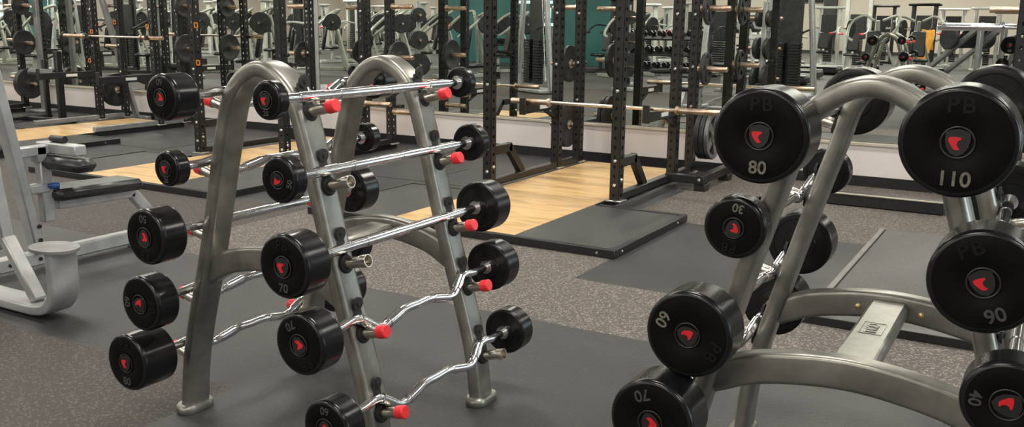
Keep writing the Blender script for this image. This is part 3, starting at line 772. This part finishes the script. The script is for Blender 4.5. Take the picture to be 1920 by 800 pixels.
def make_press(fm, label):
    t = thing('plate_loaded_press', label, 'exercise machine')
    m = MB(); m.beam((-.5, -.4, .05), (.5, -.4, .05), .09, .08, bev=.01); m.beam((0, -.4, .05), (0, .9, .05), .09, .08, bev=.01); m.beam((-.35, .9, .05), (.35, .9, .05), .09, .08, bev=.01)
    m.beam((0, -.35, .05), (0, -.05, 1.5), .09, .08, bev=.01); m.build('base_frame', fm, t)
    for s in (-1, 1):
        MB().tube(catmull([(s*.1, -.1, 1.5), (s*.42, -.2, 1.62), (s*.6, .1, 1.45), (s*.52, .5, 1.12), (s*.34, .6, 1.0)], 5), .035, 8).build('lever_arm', fm, t)
        MB().lathe([(0, 0), (.22, 0), (.225, .01), (.225, .05), (.22, .06), (0, .06)], (s*.62, 0, 1.30), (s, 0, 0), 24).build('loaded_plate', iron, t)
        MB().lathe([(0, 0), (.025, 0), (.025, .22), (0, .22)], (s*.62, 0, 1.30), (s, 0, 0), 10).build('weight_horn', nickel, t)
        MB().beam((s*.5, -.4, .08), (s*.1, -.15, 1.2), .06, .06, bev=.01).build('side_brace', fm, t)
    MB().box((0, .5, .48), (.38, .4, .08), bev=.035).build('seat', vinyl, t)
    MB().box((0, .5, .25), (.09, .09, .4), bev=.01).build('seat_post', fm, t)
    MB().box((0, .18, .9), (.34, .08, .7), Matrix.Rotation(R_(10), 3, 'X'), bev=.035).build('back_pad', vinyl, t)
    return t
def make_treadmill(label):
    t = thing('treadmill', label, 'treadmill')
    MB().box((0, 0, .12), (.8, 1.9, .18), bev=.04).build('deck', black, t)
    for s in (-1, 1):
        MB().box((s*.36, 0, .225), (.09, 1.85, .03), bev=.01).build('side_rail', white_cap, t)
        MB().beam((s*.38, .7, .2), (s*.34, .85, 1.25), .09, .07, bev=.01).build('mast', pale, t)
        MB().tube([(s*.36, .85, 1.1), (s*.38, .35, 1.05), (s*.38, .1, 1.0)], .03, 8).build('handrail', pale, t)
    MB().box((0, .85, 1.3), (.75, .16, .28), Matrix.Rotation(R_(-25), 3, 'X'), bev=.05).build('console', black, t)
    MB().box((0, .02, .2), (.52, 1.5, .02), bev=.004).build('belt', rubber, t)
    return t
def make_cable(fm, label):
    t = thing('cable_tower', label, 'cable machine')
    for s in (-1, 1):
        MB().beam((s*.62, 0, .05), (s*.36, 0, 2.4), .10, .09, axis=(0, 1, 0), bev=.015).build('angled_upright', fm, t)
        m = MB()
        for k in range(16): m.box((s*.17, .02, .2+k*.055), (.22, .12, .046), bev=.005)
        m.build('weight_stack', black, t)
        MB().tube([(s*.6, .12, .25), (s*.42, .12, 2.2)], .012, 6).build('guide_cable', chrome, t)
        MB().tube(catmull([(s*.50, .14, 1.30), (s*.44, .22, 1.26), (s*.38, .16, 1.24)], 4), .02, 8).build('handle', black, t)
    MB().beam((-.62, 0, .05), (.62, 0, .05), .5, .08, bev=.02).build('base', fm, t)
    MB().beam((-.42, 0, 2.38), (.42, 0, 2.38), .14, .12, bev=.02).build('crown', fm, t)
    MB().box((0, -.05, 1.2), (.5, .03, 1.9), bev=.01).build('back_shroud', iron, t)
    return t
def make_bench(label):
    t = thing('flat_bench', label, 'bench')
    MB().box((0, 0, .44), (.28, 1.2, .08), bev=.035).build('pad', vinyl, t)
    m = MB(); m.beam((0, -.5, .37), (0, .5, .37), .07, .06, bev=.01); m.box((0, -.42, .2), (.07, .07, .36), bev=.01); m.box((0, .42, .2), (.07, .07, .36), bev=.01)
    m.beam((-.28, -.42, .03), (.28, -.42, .03), .07, .06, bev=.01); m.beam((-.2, .42, .03), (.2, .42, .03), .07, .06, bev=.01); m.build('frame', greyl, t)
    return t
def make_tree(label):
    t = thing('plate_tree', label, 'plate tree')
    MB().box((0, 0, .9), (.08, .08, 1.75), bev=.01).build('post', greyl, t)
    m = MB(); m.beam((-.3, 0, .04), (.3, 0, .04), .08, .07, bev=.01); m.beam((0, -.3, .04), (0, .3, .04), .08, .07, bev=.01); m.build('base', greyl, t)
    for z, r in ((.5, .225), (1.0, .18), (1.5, .14)):
        for s in (-1, 1):
            MB().lathe([(0, 0), (.025, 0), (.025, .28), (0, .28)], (s*.04, 0, z), (s, 0, 0), 10).build('peg', copper, t)
            MB().lathe([(.026, 0), (r, 0), (r+.004, .008), (r+.004, .06), (r, .068), (.026, .068)], (s*.06, 0, z), (s, 0, 0), 24).build('loaded_plate', iron, t)
    return t
def make_legpress(label):
    t = thing('leg_press', label, 'leg press')
    for s in (-1, 1):
        MB().beam((s*.32, -.9, .15), (s*.32, .9, 1.45), .10, .09, bev=.01).build('slide_rail', dimsilver, t)
        MB().box((s*.32, .85, .72), (.1, .1, 1.4), bev=.01).build('rear_post', dimsilver, t)
        MB().lathe([(0, 0), (.22, 0), (.225, .01), (.225, .09), (.22, .1), (0, .1)], (s*.45, .25, 1.15), (s, 0, 0), 24).build('loaded_plate', iron, t)
    MB().box((0, .3, 1.15), (.6, .06, .5), Matrix.Rotation(R_(-40), 3, 'X'), bev=.01).build('sled_plate', black, t)
    MB().box((0, -.75, .35), (.45, .6, .1), Matrix.Rotation(R_(25), 3, 'X'), bev=.04).build('seat', vinyl, t)
    MB().beam((-.4, -.9, .05), (-.4, .9, .05), .09, .08, bev=.01).build('base_beam', dimsilver, t); MB().beam((.4, -.9, .05), (.4, .9, .05), .09, .08, bev=.01).build('base_beam', dimsilver, t)
    return t
FB = PI*0
S = spread
S(make_selector(pale, white_cap, ''), [(-6.91, -15.4, 0, 'left of two white-capped weight-stack towers, seen in the mirror against the cream wall'),
   (-3.37, -18.4, 0, 'pale weight-stack tower beside the leg press, seen in the mirror at upper right'),
   (-2.19, -16.4, 0, 'pale weight-stack tower just left of the dark rack post, seen in the mirror'),
   (-9.15, -8.4, .3, None), (-16.4, -.5, .9, None), (-21.87, -4.4, 1.0, None), (-26.28, -.9, 1.2, None), (-24.0, -8, 1.0, None), (-30.2, -6, 1.2, None), (-19.5, -9.5, .8, None)],
  'pale weight-stack machine among the crowded machines reflected in the mirror', 'pale weight-stack machines in the mirror')
tall = make_selector(pale, white_cap, '', hh=2.25)
S(tall, [(-5.6, -13.4, 0, 'tallest white weight-stack tower with flat white cap, seen in the mirror')], '', None)
S(make_selector(iron, black, '', hh=2.0), [(-5.64, -18.4, 0, 'dark weight-stack machine right of the tall white tower, seen in the mirror'),
   (-3.95, -15.4, .2, 'wide dark-shrouded weight-stack machine below the end of the bright bar, seen in the mirror'),
   (-7.9, -6.8, .3, None), (-19.12, -2.9, 1, None), (-20.78, 1.6, 1.1, None), (-10.9, -7.2, .4, None), (-33.0, -3.0, 1.2, None), (-18.8, 1.7, .9, None), (-24.2, 3.4, 1.2, None)],
  'dark weight-stack machine among the crowded machines reflected in the mirror', 'dark weight-stack machines in the mirror')
S(make_press(palegreen, ''), [(-4.07, -7.4, .2, 'curved silver plate-loaded machine with black discs, seen in the mirror above the right rack'),
   (-3.4, -9.9, -.3, 'second curved silver plate-loaded machine, further back above the right rack, seen in the mirror'),
   (-14.12, -.9, .7, None), (-14.95, -2.5, .9, None), (-12.5, -1.9, .5, None), (-15.2, -4.5, .8, None), (-14.9, 2.6, 1, None), (-18.19, .2, 1, None), (-20.6, -.9, 1, None),
   (-22.3, .4, 1.2, None), (-25.6, -2.9, 1.1, None), (-29.86, -2.4, 1.2, None), (-9.7, -5.2, .3, None), (-17.2, -2.1, .8, None), (-17.57, -4.6, .8, None), (-17.89, -6.9, .7, None), (-27.8, .8, 1.3, None),
   (-12.9, -4.6, .6, None), (-22.8, -6.7, .9, None), (-20.4, 3.9, 1, None)],
  'grey plate-loaded press machine in the dense rows reflected in the mirror', 'plate-loaded machines in the mirror')
S(make_treadmill(''), [(-6.0, -4.9, PI/2, 'nearest of the low dark-decked treadmills seen in the mirror above the 80 head'), (-6.3, -7.4, PI/2, 'second low dark-decked treadmill in the mirrored row'), (-6.3, -9.9, PI/2, 'third low dark-decked treadmill in the mirrored row'), (-7.9, -12.2, PI/2, 'furthest low dark-decked treadmill in the mirrored row, by the white towers')], '', None)
S(make_legpress(''), [(-1.93, -4.4, -.9, 'dark sloping leg press seen in the mirror left of the dark rack post')], '', None)
S(make_cable(greyl, ''), [(-9.13, 1.1, .5, 'tall silver cable machine with angled posts, seen in the mirror behind the middle rack'),
   (-12.65, 3.6, .8, 'silver cable machine seen in the mirror between the two arches of the left barbell rack'),
   (-17.05, 3.0, 1.0, 'silver cable machine with posts leaning together, seen in the mirror above the top left barbell'),
   (-22.3, 2.3, 1.2, 'silver cable machine seen in the mirror near the far left edge'), (-4.6, -.9, .3, 'silver cable machine seen in the mirror left of the round 80 head')], '', None)
S(make_tree(''), [(-7.79, -.3, .4, None), (-8.4, -1.9, .6, None), (-4.4, 1.6, .2, None), (-11.4, 1.9, .8, None)], 'silver plate tree with black plates, reflected in the mirror', 'plate trees in the mirror')
S(make_bench(''), [(-5.9, -1.9, .4, None), (-6.7, -.6, .9, None), (-10.98, .3, .2, None), (-10.3, -2.4, .8, None), (-12.4, .9, .2, None), (-7.2, -3.9, 1.2, None)], 'black flat bench on silver legs, reflected in the mirror', 'flat benches in the mirror')
extra = random.Random(3)
taken = [(o.location.x, o.location.y) for o in COL.objects if o.parent is None and o.get('category') and o.location.y < 4.5]
pp = next(o for o in COL.objects if o.name == 'plate_loaded_press'); ps = next(o for o in COL.objects if o.name == 'stack_machine')
def label_of(kind): return kind
nadd = 0
for yv in (3.6, 1.6, -.2, -1.6, -3.6, -5.8, -8.2, -11, -14, -17.5, -21):
    for xv in [-11.5-2.0*i for i in range(12)]:
        x = xv+extra.uniform(-.5, .5); y = yv+extra.uniform(-.4, .4)
        if abs(y+9.6) < 1.6 and -19.5 < x < -11: continue
        if abs(y+7.4) < 1.5 and abs(x+14.2) < 2: continue
        if x < -36 or x > -12.2 and y > 0: continue
        if min(math.hypot(x-a, y-b2) for a, b2 in taken) < 2.0: continue
        taken.append((x, y)); k = extra.random(); rz = extra.uniform(.2, 1.3)
        if k < .5: dup(pp, (x, y, 0), rz, 'grey plate-loaded press machine in the dense rows reflected in the mirror', 'plate-loaded machines in the mirror')
        else: dup(ps, (x, y, 0), rz, 'pale weight-stack machine among the crowded machines reflected in the mirror', 'pale weight-stack machines in the mirror')
        nadd += 1
# dumbbell racks
def make_dbrack(label):
    t = thing('dumbbell_rack', label, 'dumbbell rack')
    for s in (-1, 1):
        MB().beam((s*1.0, -.25, 0), (s*1.0, .1, 1.2), .07, .07, bev=.01).build('side_frame', dimsilver, t); MB().beam((s*1.0, -.3, .04), (s*1.0, .4, .04), .07, .07, bev=.01).build('foot', dimsilver, t)
    for k in range(3):
        MB().box((0, .16-.13*k+.02, .32+.36*k), (2.0, .26, .04), Matrix.Rotation(R_(-18), 3, 'X'), bev=.008).build('shelf', black, t)
    return t
dbm = thing('dumbbell', '', 'dumbbell')
MB().tube([(0, -.08, 0), (0, .08, 0)], .016, 8).build('handle', chrome, dbm)
hm = MB().lathe([(0, 0), (.055, 0), (.062, .008), (.062, .07), (.055, .078), (0, .078)], (0, 0, 0), (0, 1, 0), 16).mesh('head', ureth)
put('head', hm, dbm, (0, .07, 0)); put('head', hm, dbm, (0, -.07, 0), (0, 0, PI))
first = True; proto = make_dbrack('')
for i, (x, y, lb) in enumerate(((-8.1, -3.4, 'dumbbell rack with three shelves, seen in the mirror right of the middle rack'), (-14.2, -7.4, 'dumbbell rack with three shelves, seen in the mirror beside the teal partition'))):
    if i == 0: proto.location = (x, y, 0); proto['label'] = lb
    else: dup(proto, (x, y, 0), 0, lb)
    for k in range(3):
        for j in range(8):
            l_ = (x-.84+.24*j, y+.16-.13*k+.03, .32+.36*k+.108)
            if first: dbm.location = l_; dbm['label'] = 'small black dumbbell on a shelf rack reflected in the mirror'; dbm['group'] = 'dumbbells on the mirrored racks'; first = False
            else: dup(dbm, l_)

# lettering on the teal partition, facing the mirror
for (s_, z, x, sz) in (('IEIEI', 1.62, -14.78, .46), ('IEEI', 2.35, -14.9, .40)):
    o = put('wall_lettering', text_mesh(s_, sz, frost, .004), None, (x, -9.54, z), (PI/2, 0, PI))
    tag(o, 'pale block lettering on the teal partition, reversed in the mirror, '+('lower line' if z < 2 else 'upper line'), 'lettering')
for k, (z, x, wd) in enumerate(((1.98, -15.0, 1.3), (1.27, -14.7, .95), (1.08, -14.7, .95))):
    o = MB().box((x, -9.54, z), (wd, .006, .10)).build('frosted_stripe', frost); tag(o, 'pale stripe under the lettering on the teal partition, '+('above the lower line', 'first below', 'second below')[k], 'stripe')
# left wall features
o = MB().box((-37.93, -7.6, 1.25), (.06, 2.2, 1.6)).build('wall_panel', tealm); tag(o, 'teal wall panel seen in the mirror behind the plate column at far left', 'wall panel')
t = thing('display_shelf', 'brown-framed shelf of bottles on the far wall, seen in the mirror above the left arch', 'shelf', (-37.8, -18.1, 1.35))
m = MB()
for (y, z, dy, dz) in ((0, .38, 2.4, .06), (0, -.38, 2.4, .06), (1.2, 0, .06, .8), (-1.2, 0, .06, .8)): m.box((0, y, z), (.2, dy, dz))
m.build('frame', brass, t); MB().box((-.08, 0, 0), (.03, 2.4, .75)).build('back_board', iron, t)
for k in range(4):
    t2 = MB().box((0, -.9+.6*k, 0), (.12, .16, .6), bev=.02).build('bottle_row', (yellow, palegreen, dimsilver, yellow)[k], t)
for k in range(5):
    o = MB().box((-37.93, -5.2, .7+.32*k), (.05, .9, .2), bev=.01).build('wall_screen', screen); tag(o, 'small lit screen in the vertical stack reflected at the far left edge', 'screen', 'lit screens at the far left')
o = MB().box((-14.2, .75, 1.0), (.12, .1, .5), bev=.03).build('towel', orangecloth); bpy.data.objects.remove(o)
t = thing('hanging_towel', 'orange towel draped over the dark machine, seen in the mirror at upper right', 'towel', (-3.62, -13.9, 1.18))
MB().sweep(catmull([(0, -.12, -.55), (-.04, -.09, -.1), (0, 0, .05), (.03, .1, -.15), (-.1, .14, -.6), (-.16, .15, -.85)], 5), rrect(.03, .36, .012, 2), fixed=(1, 0, 0)).build('cloth', orangecloth, t)
